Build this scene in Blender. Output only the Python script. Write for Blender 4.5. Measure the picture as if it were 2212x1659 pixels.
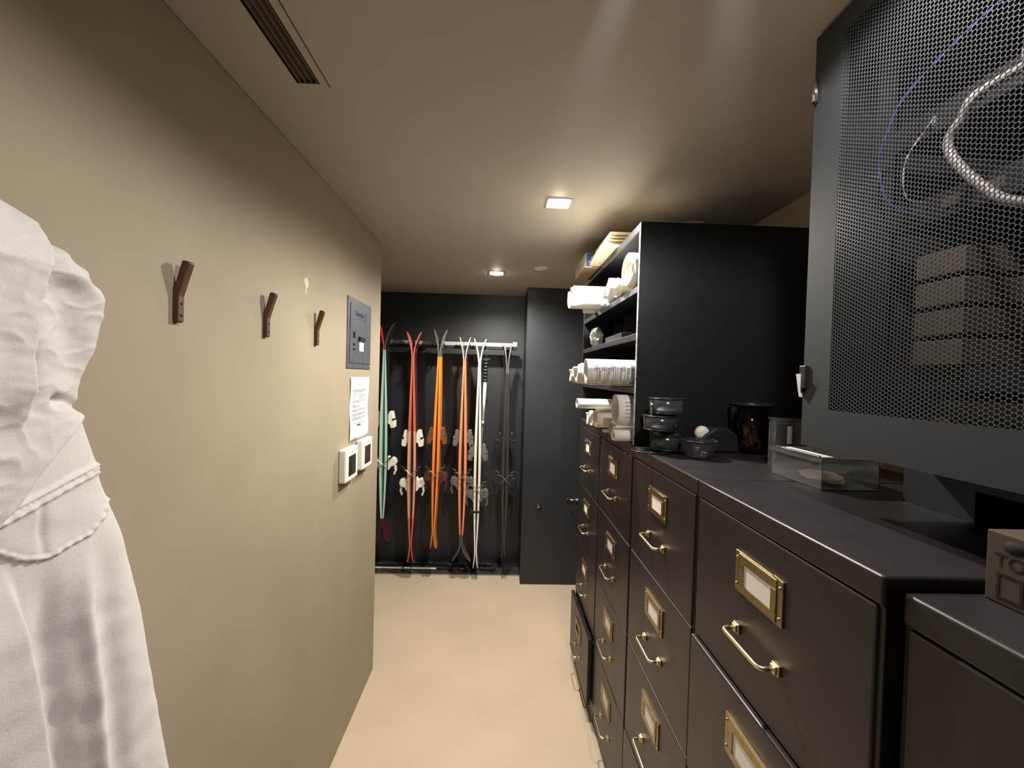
import bpy, bmesh, math, random
import numpy as np
from mathutils import Vector, Matrix, noise
random.seed(7)
PI = math.pi
S = bpy.context.scene
for o in list(bpy.data.objects): bpy.data.objects.remove(o)
C = S.collection

# ------------------------------------------------------------------ camera
F_PX, YAW, PITCH, ROLL, CAM_H = 917.9, .0294, .0184, .0276, 1.5379
def _dir(u, v):
    c, s = math.cos(ROLL), math.sin(ROLL); u, v = c*u + s*v, -s*u + c*v
    x, y, z = u, 1., -v
    c, s = math.cos(PITCH), math.sin(PITCH); y, z = c*y + s*z, -s*y + c*z
    c, s = math.cos(YAW), math.sin(YAW); x, y = c*x + s*y, -s*x + c*y
    return Vector((x, y, z))
fw = _dir(0, 0).normalized(); rt = (_dir(1, 0) - _dir(0, 0)).normalized(); up = (_dir(0, -1) - _dir(0, 0)).normalized()
cd = bpy.data.cameras.new('camera'); cam = bpy.data.objects.new('camera', cd); C.objects.link(cam)
cd.sensor_width = 36; cd.sensor_fit = 'HORIZONTAL'; cd.lens = F_PX/2212*36; cd.clip_start = .02
cam.matrix_world = Matrix(((rt.x, up.x, -fw.x, 0), (rt.y, up.y, -fw.y, 0), (rt.z, up.z, -fw.z, CAM_H), (0, 0, 0, 1)))
S.camera = cam

# ------------------------------------------------------------------ world and exposure
w = bpy.data.worlds.new('world'); S.world = w; w.use_nodes = True
w.node_tree.nodes['Background'].inputs[0].default_value = (.8, .85, 1, 1)
w.node_tree.nodes['Background'].inputs[1].default_value = .0
S.view_settings.view_transform = 'Standard'; S.view_settings.look = 'None'; S.view_settings.gamma = 1
S.view_settings.use_curve_mapping = False
S.view_settings.exposure = 0.42

CEIL = 2.19
LAMPS = [((.203, 1.598), 66), ((-.037, 2.716), 66), ((.40, .48), 23)]   # recessed ceiling lamps: two in view, one just above the frame
LAMP_COL = (1.0, .94, .86)

# ------------------------------------------------------------------ materials
def srgb(r, g, b):
    f = lambda c: (c/255/12.92) if c/255 <= .04045 else ((c/255 + .055)/1.055)**2.4
    return (f(r), f(g), f(b))
def mat(name, col, rough=.6, metal=0, spec=.5, noise_amt=0, noise_scale=20, bump=0, bump_scale=200, trans=0, ior=1.45, coat=0, emit=0, sss=0, rough_noise=0, stretch=None):
    m = bpy.data.materials.new(name); m.use_nodes = True
    nt = m.node_tree; b = nt.nodes['Principled BSDF']
    b.inputs['Base Color'].default_value = (*col, 1)
    b.inputs['Roughness'].default_value = rough; b.inputs['Metallic'].default_value = metal
    b.inputs['Specular IOR Level'].default_value = spec
    b.inputs['Transmission Weight'].default_value = trans; b.inputs['IOR'].default_value = ior
    b.inputs['Coat Weight'].default_value = coat
    if emit:
        b.inputs['Emission Color'].default_value = (*col, 1); b.inputs['Emission Strength'].default_value = emit
    if noise_amt or bump or rough_noise:
        tc = nt.nodes.new('ShaderNodeTexCoord')
        src = tc.outputs['Object']
        if stretch:
            mp = nt.nodes.new('ShaderNodeMapping'); mp.inputs['Scale'].default_value = stretch
            nt.links.new(src, mp.inputs[0]); src = mp.outputs[0]
    if noise_amt:
        n = nt.nodes.new('ShaderNodeTexNoise'); n.inputs['Scale'].default_value = noise_scale; n.inputs['Detail'].default_value = 6
        nt.links.new(src, n.inputs['Vector'])
        r = nt.nodes.new('ShaderNodeValToRGB')
        r.color_ramp.elements[0].position = .3; r.color_ramp.elements[1].position = .7
        r.color_ramp.elements[0].color = (*[c*(1 - noise_amt) for c in col], 1)
        r.color_ramp.elements[1].color = (*[min(1, c*(1 + noise_amt)) for c in col], 1)
        nt.links.new(n.outputs['Fac'], r.inputs[0]); nt.links.new(r.outputs[0], b.inputs['Base Color'])
    if rough_noise:
        n = nt.nodes.new('ShaderNodeTexNoise'); n.inputs['Scale'].default_value = noise_scale*1.7; n.inputs['Detail'].default_value = 4
        nt.links.new(src, n.inputs['Vector'])
        mr = nt.nodes.new('ShaderNodeMapRange'); mr.inputs[3].default_value = rough - rough_noise; mr.inputs[4].default_value = rough + rough_noise
        nt.links.new(n.outputs['Fac'], mr.inputs[0]); nt.links.new(mr.outputs[0], b.inputs['Roughness'])
    if bump:
        n = nt.nodes.new('ShaderNodeTexNoise'); n.inputs['Scale'].default_value = bump_scale; n.inputs['Detail'].default_value = 4
        nt.links.new(src, n.inputs['Vector'])
        bp = nt.nodes.new('ShaderNodeBump'); bp.inputs['Strength'].default_value = bump; bp.inputs['Distance'].default_value = .002
        nt.links.new(n.outputs['Fac'], bp.inputs['Height']); nt.links.new(bp.outputs[0], b.inputs['Normal'])
    return m
M = {}
M['wall'] = mat('tan_wall_paint', (.33, .28, .20), .62, spec=.35, noise_amt=.06, noise_scale=3.5, bump=.09, bump_scale=90)
M['ceiling'] = mat('tan_ceiling_paint', (.46, .425, .37), .6, spec=.4, noise_amt=.03, noise_scale=4, bump=.08, bump_scale=60)
M['floor'] = mat('beige_floor', (.60, .485, .36), .5, spec=.4, noise_amt=.07, noise_scale=2.2, bump=.08, bump_scale=30, rough_noise=.08)
M['charcoal'] = mat('charcoal_wall_paint', (.0125, .0135, .018), .50, spec=.75, noise_amt=.12, noise_scale=6, bump=.2, bump_scale=60)
M['ledge'] = mat('dark_stone', (.045, .043, .043), .45, noise_amt=.5, noise_scale=14, bump=.2, bump_scale=40)
M['trimmetal'] = mat('edge_trim', (.45, .43, .40), .4, .6)
M['cab'] = mat('black_brown_enamel', (.0145, .0122, .0130), .40, spec=.62, noise_amt=.15, noise_scale=8, bump=.06, bump_scale=500, rough_noise=.06)
M['bookcase'] = mat('black_steel', (.008, .0088, .012), .42, spec=.5, bump=.05, bump_scale=400, rough_noise=.06)
M['rack'] = mat('black_powder_coat', (.018, .018, .020), .62, spec=.35, bump=.10, bump_scale=900)
M['mesh'] = mat('black_mesh_paint', (.034, .034, .040), .28, spec=1.0)
M['dark'] = mat('deep_black', (.004, .004, .005), .6)
M['blackplastic'] = mat('black_plastic', (.015, .015, .017), .35, bump=.1, bump_scale=200)
M['brass'] = mat('brass', (.80, .68, .42), .26, 1, noise_amt=.06, noise_scale=60)
M['brassd'] = mat('aged_brass', (.36, .28, .15), .36, 1, noise_amt=.18, noise_scale=90)
M['card'] = mat('white_card', (.88, .85, .79), .7)
M['chrome'] = mat('chrome', (.85, .85, .85), .12, 1)
M['steel'] = mat('steel', (.55, .55, .56), .3, 1)
M['white'] = mat('white_plastic', (.80, .77, .71), .4, bump=.05)
M['paper'] = mat('white_paper', (.68, .67, .655), .75, noise_amt=.03, noise_scale=30)
M['cream'] = mat('cream_paper', (.66, .61, .50), .75, noise_amt=.05, noise_scale=25)
M['manila'] = mat('manila_board', (.62, .52, .34), .7, noise_amt=.04, noise_scale=15)
M['cardboard'] = mat('brown_cardboard', (.42, .27, .14), .75, noise_amt=.08, noise_scale=30)
M['cardgrey'] = mat('grey_board', (.45, .41, .38), .75)
M['tonercard_shaded'] = mat('shaded_toner_cardboard', (.05, .034, .021), .7, noise_amt=.1, noise_scale=40)  # brown card darkened, its shade is put into the base colour
M['blue'] = mat('blue_print', (.02, .10, .28), .5)
M['ink'] = mat('grey_ink', (.22, .22, .23), .8)
M['inkdark'] = mat('dark_ink', (.03, .03, .05), .8)
M['inkblue'] = mat('navy_ink', (.02, .03, .12), .8)
M['inktoner'] = mat('brown_ink', (.007, .004, .004), .8)
M['wood'] = mat('walnut', (.085, .034, .018), .5, noise_amt=.35, noise_scale=18, bump=.3, bump_scale=60, stretch=(6, 6, 1))
M['screw'] = mat('dark_screw', (.03, .02, .015), .4, .6)
M['greymetal'] = mat('grey_panel_metal', (.095, .105, .125), .45, .35, noise_amt=.22, noise_scale=9, stretch=(1, 5, 1))
M['screen'] = mat('dark_screen', (.01, .011, .012), .12)
M['cloth'] = mat('white_fleece', (.60, .575, .565), .95, spec=.15, noise_amt=.035, noise_scale=120, bump=.18, bump_scale=380)
M['clear'] = mat('clear_acrylic', (.95, .95, .95), .05, trans=.975, ior=1.5)
M['smoke'] = mat('smoked_acrylic', (.34, .34, .36), .16, trans=.93, ior=1.45)
M['rubber'] = mat('black_rubber', (.012, .012, .013), .6)
M['jarglass'] = mat('smoked_jar', (.35, .35, .37), .05, trans=1, ior=1.3)
M['redbits'] = mat('copper_bits', (.65, .22, .10), .4, .3, noise_amt=.4, noise_scale=60)
M['foam'] = mat('pale_plastic', (.72, .70, .62), .5)
M['vent'] = mat('brown_vent', (.07, .052, .036), .5)
M['vane'] = mat('brown_vane', (.20, .165, .125), .5)
M['bag'] = mat('white_plastic_bag', (.78, .80, .82), .35, bump=.4, bump_scale=60)
M['bluecable'] = mat('blue_cable', (.035, .055, .20), .4)
M['greycable'] = mat('grey_cable', (.24, .22, .205), .5)
M['beigebox'] = mat('beige_device', (.10, .088, .07), .5)
def emitter(name, col, s):
    m = bpy.data.materials.new(name); m.use_nodes = True; nt = m.node_tree; nt.nodes.clear()
    e = nt.nodes.new('ShaderNodeEmission'); e.inputs[0].default_value = (*col, 1); e.inputs[1].default_value = s
    o = nt.nodes.new('ShaderNodeOutputMaterial'); nt.links.new(e.outputs[0], o.inputs[0]); return m
M['lamp'] = emitter('lamp_lens', (1, .88, .66), 110)

# ------------------------------------------------------------------ mesh helpers
class MB:
    def __init__(s): s.v = []; s.f = []; s.mi = []; s.sm = []
    def add(s, vs, fs, mi=0, smooth=False):
        n = len(s.v); s.v += [tuple(p) for p in vs]; s.f += [tuple(i + n for i in f) for f in fs]
        s.mi += [mi]*len(fs); s.sm += [smooth]*len(fs); return s
    def box(s, x0, x1, y0, y1, z0, z1, mi=0):
        x0, x1 = min(x0, x1), max(x0, x1); y0, y1 = min(y0, y1), max(y0, y1); z0, z1 = min(z0, z1), max(z0, z1)
        v = [(x, y, z) for x in (x0, x1) for y in (y0, y1) for z in (z0, z1)]
        return s.add(v, [(0, 1, 3, 2), (4, 6, 7, 5), (0, 4, 5, 1), (2, 3, 7, 6), (0, 2, 6, 4), (1, 5, 7, 3)], mi)
    def tube(s, pts, r, n=10, mi=0, caps=True, closed=False):
        pts = [Vector(p) for p in pts]; k = len(pts); rs = r if isinstance(r, (list, tuple)) else [r]*k
        vs = []; prev = None
        for i, p in enumerate(pts):
            if closed: t = pts[(i + 1) % k] - pts[i - 1]
            else: t = pts[min(i + 1, k - 1)] - pts[max(i - 1, 0)]
            t.normalize()
            if prev is None:
                a = Vector((0, 0, 1)) if abs(t.z) < .9 else Vector((1, 0, 0)); u = t.cross(a).normalized()
            else: u = (prev - t*prev.dot(t)).normalized()
            prev = u; q = t.cross(u)
            for j in range(n):
                an = 2*PI*j/n; vs.append(p + rs[i]*(math.cos(an)*u + math.sin(an)*q))
        fs = []
        for i in range(k if closed else k - 1):
            for j in range(n):
                a, b = i*n + j, i*n + (j + 1) % n; i2 = (i + 1) % k
                fs.append((a, b, i2*n + (j + 1) % n, i2*n + j))
        s.add(vs, fs, mi, True)
        if caps and not closed:
            s.add([vs[j] for j in range(n)], [tuple(range(n))[::-1]], mi); s.add([vs[(k - 1)*n + j] for j in range(n)], [tuple(range(n))], mi)
        return s
    def lathe(s, prof, c, axis='Z', n=28, mi=0, sx=1, sy=1):
        vs = []
        for r, h in prof:
            for j in range(n):
                a = 2*PI*j/n; x, y = r*math.cos(a)*sx, r*math.sin(a)*sy
                if axis == 'Z': p = (x, y, h)
                elif axis == 'X': p = (h, x, y)
                else: p = (x, h, y)
                vs.append((c[0] + p[0], c[1] + p[1], c[2] + p[2]))
        fs = []
        for i in range(len(prof) - 1):
            for j in range(n): fs.append((i*n + j, i*n + (j + 1) % n, (i + 1)*n + (j + 1) % n, (i + 1)*n + j))
        return s.add(vs, fs, mi, True)
    def prism(s, outline, y0, y1, plane='XZ', mi=0):
        n = len(outline); P = {'XZ': lambda a, b, h: (a, h, b), 'YZ': lambda a, b, h: (h, a, b), 'XY': lambda a, b, h: (a, b, h)}[plane]
        vs = [P(a, b, y0) for a, b in outline] + [P(a, b, y1) for a, b in outline]
        fs = [tuple(range(n)), tuple(range(2*n - 1, n - 1, -1))] + [(i, i + n, (i + 1) % n + n, (i + 1) % n) for i in range(n)]
        return s.add(vs, fs, mi)
    def build(s, name, m, parent=None, loc=None, bevel=0, seg=2, sub=0):
        me = bpy.data.meshes.new(name); o = bpy.data.objects.new(name, me); C.objects.link(o)
        base = Vector(loc) if loc is not None else Vector((0, 0, 0))
        if parent is not None:
            root = parent
            while root.parent: root = root.parent
            base = Vector(root.location); o.parent = parent
        elif loc is not None: o.location = loc
        me.from_pydata([tuple(Vector(p) - base) for p in s.v], [], s.f)
        for q in (m if isinstance(m, (list, tuple)) else [m]): me.materials.append(M[q] if isinstance(q, str) else q)
        me.polygons.foreach_set('material_index', s.mi); me.polygons.foreach_set('use_smooth', s.sm)
        bm = bmesh.new(); bm.from_mesh(me); bmesh.ops.remove_doubles(bm, verts=bm.verts, dist=1e-6); bmesh.ops.recalc_face_normals(bm, faces=bm.faces); bm.to_mesh(me); bm.free()
        me.update()
        if sub:
            d = o.modifiers.new('sub', 'SUBSURF'); d.levels = sub; d.render_levels = sub
        if bevel:
            d = o.modifiers.new('bevel', 'BEVEL'); d.width = bevel; d.segments = seg; d.limit_method = 'ANGLE'; d.angle_limit = math.radians(40)
            d.harden_normals = False
        return o
def tag(o, label=None, cat=None, group=None, kind=None):
    if label: o['label'] = label
    if cat: o['category'] = cat
    if group: o['group'] = group
    if kind: o['kind'] = kind
    return o
def thing(name, loc, label, cat, group=None):
    o = bpy.data.objects.new(name, None); C.objects.link(o); o.location = loc; o.empty_display_size = .05
    return tag(o, label, cat, group)
def struct(name, mb, m, **k): return tag(mb.build(name, m, **k), kind='structure')
def text_mesh(name, txt, size, mtx, m, parent, align='LEFT', ext=.0002):
    cu = bpy.data.curves.new(name, 'FONT'); cu.body = txt; cu.size = size; cu.align_x = align; cu.extrude = ext
    t = bpy.data.objects.new(name + '_tmp', cu); C.objects.link(t); bpy.context.view_layer.update()
    me = bpy.data.meshes.new_from_object(t.evaluated_get(bpy.context.evaluated_depsgraph_get()))
    bpy.data.objects.remove(t)
    root = parent
    while root.parent: root = root.parent
    me.transform(Matrix.Translation(-Vector(root.location)) @ mtx)
    me.materials.clear(); me.materials.append(M[m]); me.name = name
    o = bpy.data.objects.new(name, me); C.objects.link(o); o.parent = parent
    return o
def frame(origin, xd, yd):
    x = Vector(xd).normalized(); y = Vector(yd).normalized(); z = x.cross(y)
    return Matrix(((x.x, y.x, z.x, origin[0]), (x.y, y.y, z.y, origin[1]), (x.z, y.z, z.z, origin[2]), (0, 0, 0, 1)))

# ------------------------------------------------------------------ room shell
XL, XR, YC, YS, YCOL, XCOL = -.617, 1.033, 2.1985, 3.46, 3.1145, .19
REAR = -2.2
struct('floor', MB().box(-2.2, XR + .1, REAR, 3.6, -.1, 0), 'floor')
# ceiling with square openings for the lamps
lamp_h = .041
def ceiling():
    xs = sorted({-2.2, XR + .1, *[l[0][0] - lamp_h for l in LAMPS], *[l[0][0] + lamp_h for l in LAMPS], -.479, -.423})
    ys = sorted({REAR, 3.6, *[l[0][1] - lamp_h for l in LAMPS], *[l[0][1] + lamp_h for l in LAMPS], -.6, .992})
    mb = MB()
    for i in range(len(xs) - 1):
        for j in range(len(ys) - 1):
            cx, cy = (xs[i] + xs[i + 1])/2, (ys[j] + ys[j + 1])/2
            if any(abs(cx - l[0][0]) < lamp_h and abs(cy - l[0][1]) < lamp_h for l in LAMPS): continue
            if -.479 < cx < -.423 and -.6 < cy < .992: continue
            mb.box(xs[i], xs[i + 1], ys[j], ys[j + 1], CEIL, CEIL + .1)
    return mb
struct('ceiling', ceiling(), 'ceiling')
struct('wall_left', MB().box(-2.2, XL, REAR, YC, 0, CEIL), 'wall', bevel=.004)
struct('wall_alcove_left', MB().box(-2.2, -2.1, YC, YS, 0, CEIL), 'charcoal')
struct('wall_back', MB().box(-2.2, XCOL + .05, YS, YS + .1, 0, CEIL), 'charcoal')
struct('wall_back_right', MB().box(XCOL, XR + .1, YCOL, YS + .1, 0, CEIL), 'charcoal')
struct('wall_right', MB().box(XR, XR + .1, REAR, YCOL, 0, CEIL), 'wall')
struct('wall_rear', MB().box(-2.2, XR + .1, REAR - .1, REAR, 0, CEIL), 'wall')
struct('trim_1', MB().box(-2.1, XCOL, 3.243, YS, 0, .006), 'ledge')
struct('trim_2', MB().box(-2.1, XCOL, 3.237, 3.243, 0, .008), 'trimmetal')

# ------------------------------------------------------------------ ceiling fittings
lab = ['square recessed ceiling lamp nearer the viewer, left of the black bookcase', 'square recessed ceiling lamp further away, in front of the ski wall', 'square recessed ceiling lamp above the nearest cabinet, beside the mesh cabinet']
for i, ((x, y), en) in enumerate(LAMPS):
    t = thing('ceiling_lamp', (x, y, CEIL), lab[i], 'lamp', 'recessed ceiling lamps')
    fr = MB(); a, b = .046, .040
    for (x0, x1, y0, y1) in ((-a, a, -a, -b), (-a, a, b, a), (-a, -b, -b, b), (b, a, -b, b)): fr.box(x + x0, x + x1, y + y0, y + y1, CEIL - .0025, CEIL - .0002)
    fr.build('trim_frame', 'ceiling', t)
    h = MB()
    for (x0, x1, y0, y1) in ((-.04, .04, -.04, -.039), (-.04, .04, .039, .04), (-.04, -.039, -.039, .039), (.039, .04, -.039, .039)): h.box(x + x0, x + x1, y + y0, y + y1, CEIL, CEIL + .06)
    h.box(x - .04, x + .04, y - .04, y + .04, CEIL + .06, CEIL + .062)
    h.build('housing', 'white', t)
    MB().lathe([(0, CEIL - .012), (.012, CEIL - .0115), (.022, CEIL - .009), (.030, CEIL - .002), (.031, CEIL + .02), (0, CEIL + .02)], (x, y, 0), n=32).build('lens', 'lamp', t)
    ld = bpy.data.lights.new('lamp_light', 'SPOT'); ld.energy = en; ld.color = LAMP_COL if i < 2 else (1.0, .96, .92); ld.spot_size = math.radians(167 if i < 2 else 165); ld.spot_blend = .68 if i < 2 else .25; ld.shadow_soft_size = .022
    lo = bpy.data.objects.new('lamp_light', ld); C.objects.link(lo); lo.parent = t; lo.location = (0, 0, -.030)

# added unseen twin light, throws two pale streaks along the ceiling
t = thing('added_streak_light', (.205, .34, CEIL), 'added twin light, unseen above the viewer, throwing two pale streaks on the ceiling', 'added light')
MB().lathe([(0, -.008), (.022, -.008), (.025, -.004), (.025, 0)], (.205, .34, CEIL)).build('base', 'white', t)
for (dx, dy, wd, en) in ((-.045, 1, 12.0, 14), (.46, 1, 13.0, 14)):
    v = Vector((dx, dy, .022)).normalized(); p = Vector((.205, .34, CEIL - .022)) + v*.022
    MB().tube([p - v*.018, p + v*.008], .010, 14).build('head', 'white', t)
    ld = bpy.data.lights.new('beam_light', 'SPOT'); ld.energy = en; ld.color = (.86, .88, 1.0); ld.spot_size = math.radians(wd); ld.spot_blend = 1.0; ld.shadow_soft_size = .012
    lo = bpy.data.objects.new('beam_light', ld); C.objects.link(lo); lo.parent = t; lo.location = p + v*.012 - Vector(t.location); lo.rotation_euler = v.to_track_quat('-Z', 'Y').to_euler()

t = thing('smoke_detector', (.233, 2.551, CEIL), 'small round pale smoke detector on the ceiling right of the far lamp', 'smoke detector')
MB().lathe([(0, -.012), (.020, -.012), (.022, -.009), (.040, -.008), (.043, -.005), (.043, 0)], (.233, 2.551, CEIL)).build('cover', 'cream', t)
MB().lathe([(0, -.016), (.006, -.016), (.008, -.012)], (.233, 2.551, CEIL), n=16).build('sensor', 'cream', t)

t = thing('ceiling_vent', (-.45, .2, CEIL), 'long narrow slotted air vent in the ceiling beside the left wall', 'vent')
f = MB()
for a, b in ((-.487, -.477), (-.425, -.4085)): f.box(a, b, -.6, 1.0, CEIL - .002, CEIL - .0003)
f.box(-.477, -.425, .990, 1.0, CEIL - .002, CEIL - .0003)
f.build('frame', 'ceiling', t)
f = MB()
f.box(-.4085, -.4065, -.6, 1.002, CEIL - .0012, CEIL - .0002); f.build('shadow_gap', 'vent', t)
f = MB(); f.box(-.478, -.424, -.59, .991, CEIL + .035, CEIL + .037)
f.box(-.4785, -.477, -.59, .991, CEIL, CEIL + .036); f.box(-.425, -.4235, -.59, .991, CEIL, CEIL + .036); f.box(-.477, -.425, .9895, .991, CEIL, CEIL + .036)
f.build('duct', 'vent', t)
for k in range(4):
    x = -.4705 + k*.013
    MB().prism([(x, CEIL - .001), (x + .0012, CEIL - .001), (x + .007, CEIL + .02), (x + .0058, CEIL + .02)], -.59, .9895).build('vane', 'vane', t)

# ------------------------------------------------------------------ left wall: hooks, panel, paper, thermostats
hl = ['brown wooden peg hook on the tan wall, nearest to the white garment', 'brown wooden peg hook on the tan wall, middle one of three', 'brown wooden peg hook on the tan wall, nearest to the grey electrical panel']
for i, y in enumerate((.825, 1.130, 1.434)):
    t = thing('wall_hook', (XL, y, 1.66), hl[i], 'hook', 'wooden wall hooks')
    x = XL; z = 1.622
    out = [(x, z), (x + .009, z), (x + .011, z + .003), (x + .0115, z + .050), (x + .030, z + .110), (x + .030, z + .114), (x + .018, z + .117), (x + .016, z + .115), (x + .002, z + .064), (x, z + .060)]
    MB().prism(out, y - .0078, y + .0078).build('peg', 'wood', t, bevel=.0022)
    for dz in (.014, .036): MB().lathe([(0, .0122), (.0026, .0120), (.0029, .0112), (.0029, .009)], (x, y, z + dz), 'X', 14).build('screw', 'screw', t)

t = thing('electrical_panel', (XL, 1.875, 1.70), 'flush grey metal electrical panel door on the tan wall above the notice', 'panel')
MB().box(XL, XL + .004, 1.722, 2.027, 1.552, 1.845).build('frame', 'greymetal', t, bevel=.001)
MB().box(XL + .004, XL + .0065, 1.748, 2.000, 1.575, 1.822).build('door', 'greymetal', t, bevel=.001)
for (a, b) in ((1.73, 1.835), (2.018, 1.835), (1.73, 1.562), (2.018, 1.562)): MB().lathe([(0, .006), (.003, .0055), (.004, .004)], (XL, a, b), 'X', 10).build('screw', 'chrome', t)
FW = frame((XL + .007, 1.80, 1.775), (0, 1, 0), (0, 0, 1))
text_mesh('lettering', 'Slumdalia 2', .030, FW, 'inkblue', t)
MB().box(XL + .0065, XL + .007, 1.83, 1.945, 1.764, 1.767).build('underline', 'inkblue', t)
MB().box(XL + .0065, XL + .016, 1.848, 1.92, 1.672, 1.690).build('latch', 'blackplastic', t, bevel=.001)
MB().box(XL + .0065, XL + .012, 1.785, 1.793, 1.68, 1.705).build('switch', 'blackplastic', t, bevel=.001)
for z in (1.655, 1.635): MB().lathe([(0, .011), (.006, .011), (.007, .0065)], (XL, 1.79, z), 'X', 12).build('switch_knob', 'blackplastic', t)
MB().box(XL + .0065, XL + .0075, 1.86, 1.915, 1.628, 1.674).build('sticker', 'paper', t)

def sheet(name, y0, y1, z0, z1, x, m, label, cat, curl):
    n, k = 14, 18; vs = []
    for j in range(k + 1):
        for i in range(n + 1):
            u, v = i/n, j/k
            d = curl(u, v); vs.append((x + d, y0 + (y1 - y0)*u, z0 + (z1 - z0)*v))
    fs = [(j*(n + 1) + i, j*(n + 1) + i + 1, (j + 1)*(n + 1) + i + 1, (j + 1)*(n + 1) + i) for j in range(k) for i in range(n)]
    mb = MB(); mb.add(vs, fs, 0, True)
    o = mb.build(name, m, loc=(x, y0, z0)); d = o.modifiers.new('s', 'SOLIDIFY'); d.thickness = .0004; d.offset = 1
    return tag(o, label, cat)
curl = lambda u, v: .002 + .010*max(0, u - .6)**2*(1 + 2*abs(v - .5)) + .010*max(0, .12 - v)*(1 - u) + .002*math.sin(v*9)
ns = sheet('notice_paper', 1.773, 2.007, 1.245, 1.516, XL, 'paper', 'white printed notice sheet taped to the tan wall above the thermostats', 'paper', curl)
mb = MB()
def ln(u0, u1, v, h=.006):
    k = 8
    for i in range(k):
        a, b = u0 + (u1 - u0)*i/k, u0 + (u1 - u0)*(i + 1)/k
        ya, yb = 1.773 + .234*a, 1.773 + .234*b; z = 1.245 + .271*v
        xa, xb = XL + curl(a, v) + .0006, XL + curl(b, v) + .0006
        mb.add([(xa, ya, z), (xb, yb, z), (xb, yb, z + h*.45), (xa, ya, z + h*.45)], [(0, 1, 2, 3)])
for (a, b, v) in ((.40, .58, .865), (.12, .85, .79), (.12, .85, .775), (.12, .75, .76), (.15, .35, .725), (.45, .60, .725), (.15, .27, .695), (.45, .80, .695), (.15, .25, .665), (.45, .75, .665), (.45, .60, .64),
                  (.12, .85, .61), (.12, .5, .595), (.15, .3, .555), (.15, .32, .54), (.15, .5, .525), (.15, .6, .51), (.12, .85, .475), (.12, .8, .46), (.12, .4, .445), (.12, .86, .41), (.12, .85, .395), (.12, .7, .38), (.12, .85, .345), (.12, .8, .33), (.12, .6, .315), (.15, .75, .26)):
    ln(a, b, v)
mb.build('printed_lines', 'ink', ns)
mb = MB()
ln(.36, .56, .215, .016)
mb.build('printed_mark', 'inkblue', ns)

for i, (y0, y1, z0, z1) in enumerate(((1.662, 1.802, 1.100, 1.232), (1.862, 2.002, 1.108, 1.240))):
    t = thing('thermostat', (XL, (y0 + y1)/2, (z0 + z1)/2), ['white wall thermostat with dark screen, lower and nearer one of the pair', 'white wall thermostat with dark screen, higher one beside the wall corner'][i], 'thermostat', 'wall thermostats')
    MB().box(XL, XL + .030, y0, y1, z0, z1).build('case', 'white', t, bevel=.007, seg=3)
    MB().box(XL + .030, XL + .0312, y0 + .030, y1 - .030, z0 + .022, z1 - .030).build('screen', 'screen', t, bevel=.0005)
    text_mesh('lettering', 'n2.gmat', .006, frame((XL + .0301, (y0 + y1)/2, z1 - .018), (0, 1, 0), (0, 0, 1)), 'ink', t, 'CENTER')

# pale scuff of filler on the wall
mb = MB(); n = 16
pts = [(1.362 + (.012 + .008*math.sin(3*a) + .004*math.cos(5*a))*math.cos(a)*.9, 1.806 + (.030 + .006*math.sin(2*a + 1))*math.sin(a)) for a in [2*PI*i/n for i in range(n)]]
mb.prism(pts, XL, XL + .0006, 'YZ')
M['filler'] = mat('pale_filler', (.62, .53, .38), .7, noise_amt=.15, noise_scale=60)
tag(mb.build('filler_patch', 'filler'), 'small pale patch of filler on the tan wall left above the grey panel', 'wall patch')

# ------------------------------------------------------------------ white garment on the left wall
def lerp_tab(tab, z):
    if z >= tab[0][0]: return tab[0][1]
    for (z0, a), (z1, b) in zip(tab, tab[1:]):
        if z >= z1: return a + (b - a)*(z - z0)/(z1 - z0)
    return tab[-1][1]
def seg_d(p, pl):
    best = (9, 0, 0)
    acc = 0
    for (a, b), (c, d) in zip(pl, pl[1:]):
        vx, vy = c - a, d - b; L2 = vx*vx + vy*vy; L = math.sqrt(L2)
        tt = max(0, min(1, ((p[0] - a)*vx + (p[1] - b)*vy)/L2))
        qx, qy = a + tt*vx, b + tt*vy; dd = math.hypot(p[0] - qx, p[1] - qy)
        if dd < best[0]:
            side = (vx*(p[1] - b) - vy*(p[0] - a)); best = (dd, 1 if side > 0 else -1, acc + tt*L)
        acc += L
    return best
D = [(.540, 1.530), (.503, 1.510), (.476, 1.490), (.449, 1.460), (.427, 1.436), (.404, 1.404), (.383, 1.388), (.34, 1.36)]
Wp = [(.56, 1.445), (.493, 1.424), (.459, 1.414), (.436, 1.407), (.416, 1.401), (.397, 1.396), (.376, 1.391), (.30, 1.375)]
Yk = [(.515, 1.43), (.503, 1.393), (.499, 1.367), (.482, 1.351), (.46, 1.348), (.441, 1.343), (.426, 1.346), (.412, 1.352), (.397, 1.363), (.383, 1.372), (.33, 1.38)]
F1 = [(.385, 1.40), (.397, 1.362), (.408, 1.313), (.422, 1.237), (.438, 1.127), (.47, .9), (.50, .6)]
R1 = [(.480, 1.337), (.476, 1.266), (.487, 1.187), (.498, 1.07), (.52, .8), (.53, .6)]
V1 = [(.500, 1.35), (.505, 1.327), (.509, 1.232), (.524, 1.08), (.55, .7)]
V2 = [(.432, 1.394), (.433, 1.347), (.440, 1.281), (.445, 1.208), (.456, 1.12), (.49, .8)]
S1 = [(.408, 1.665), (.416, 1.631), (.409, 1.60), (.401, 1.547), (.403, 1.50)]
S2 = [(.42, 1.648), (.439, 1.641), (.462, 1.623), (.485, 1.603), (.496, 1.584), (.50, 1.56)]
S3 = [(.435, 1.501), (.454, 1.498), (.472, 1.487)]
S4 = [(.444, 1.606), (.458, 1.551), (.463, 1.515)]
S5 = [(.43, 1.40), (.431, 1.37), (.434, 1.34)]
gau = lambda d, s: math.exp(-(d/s)**2)
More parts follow.
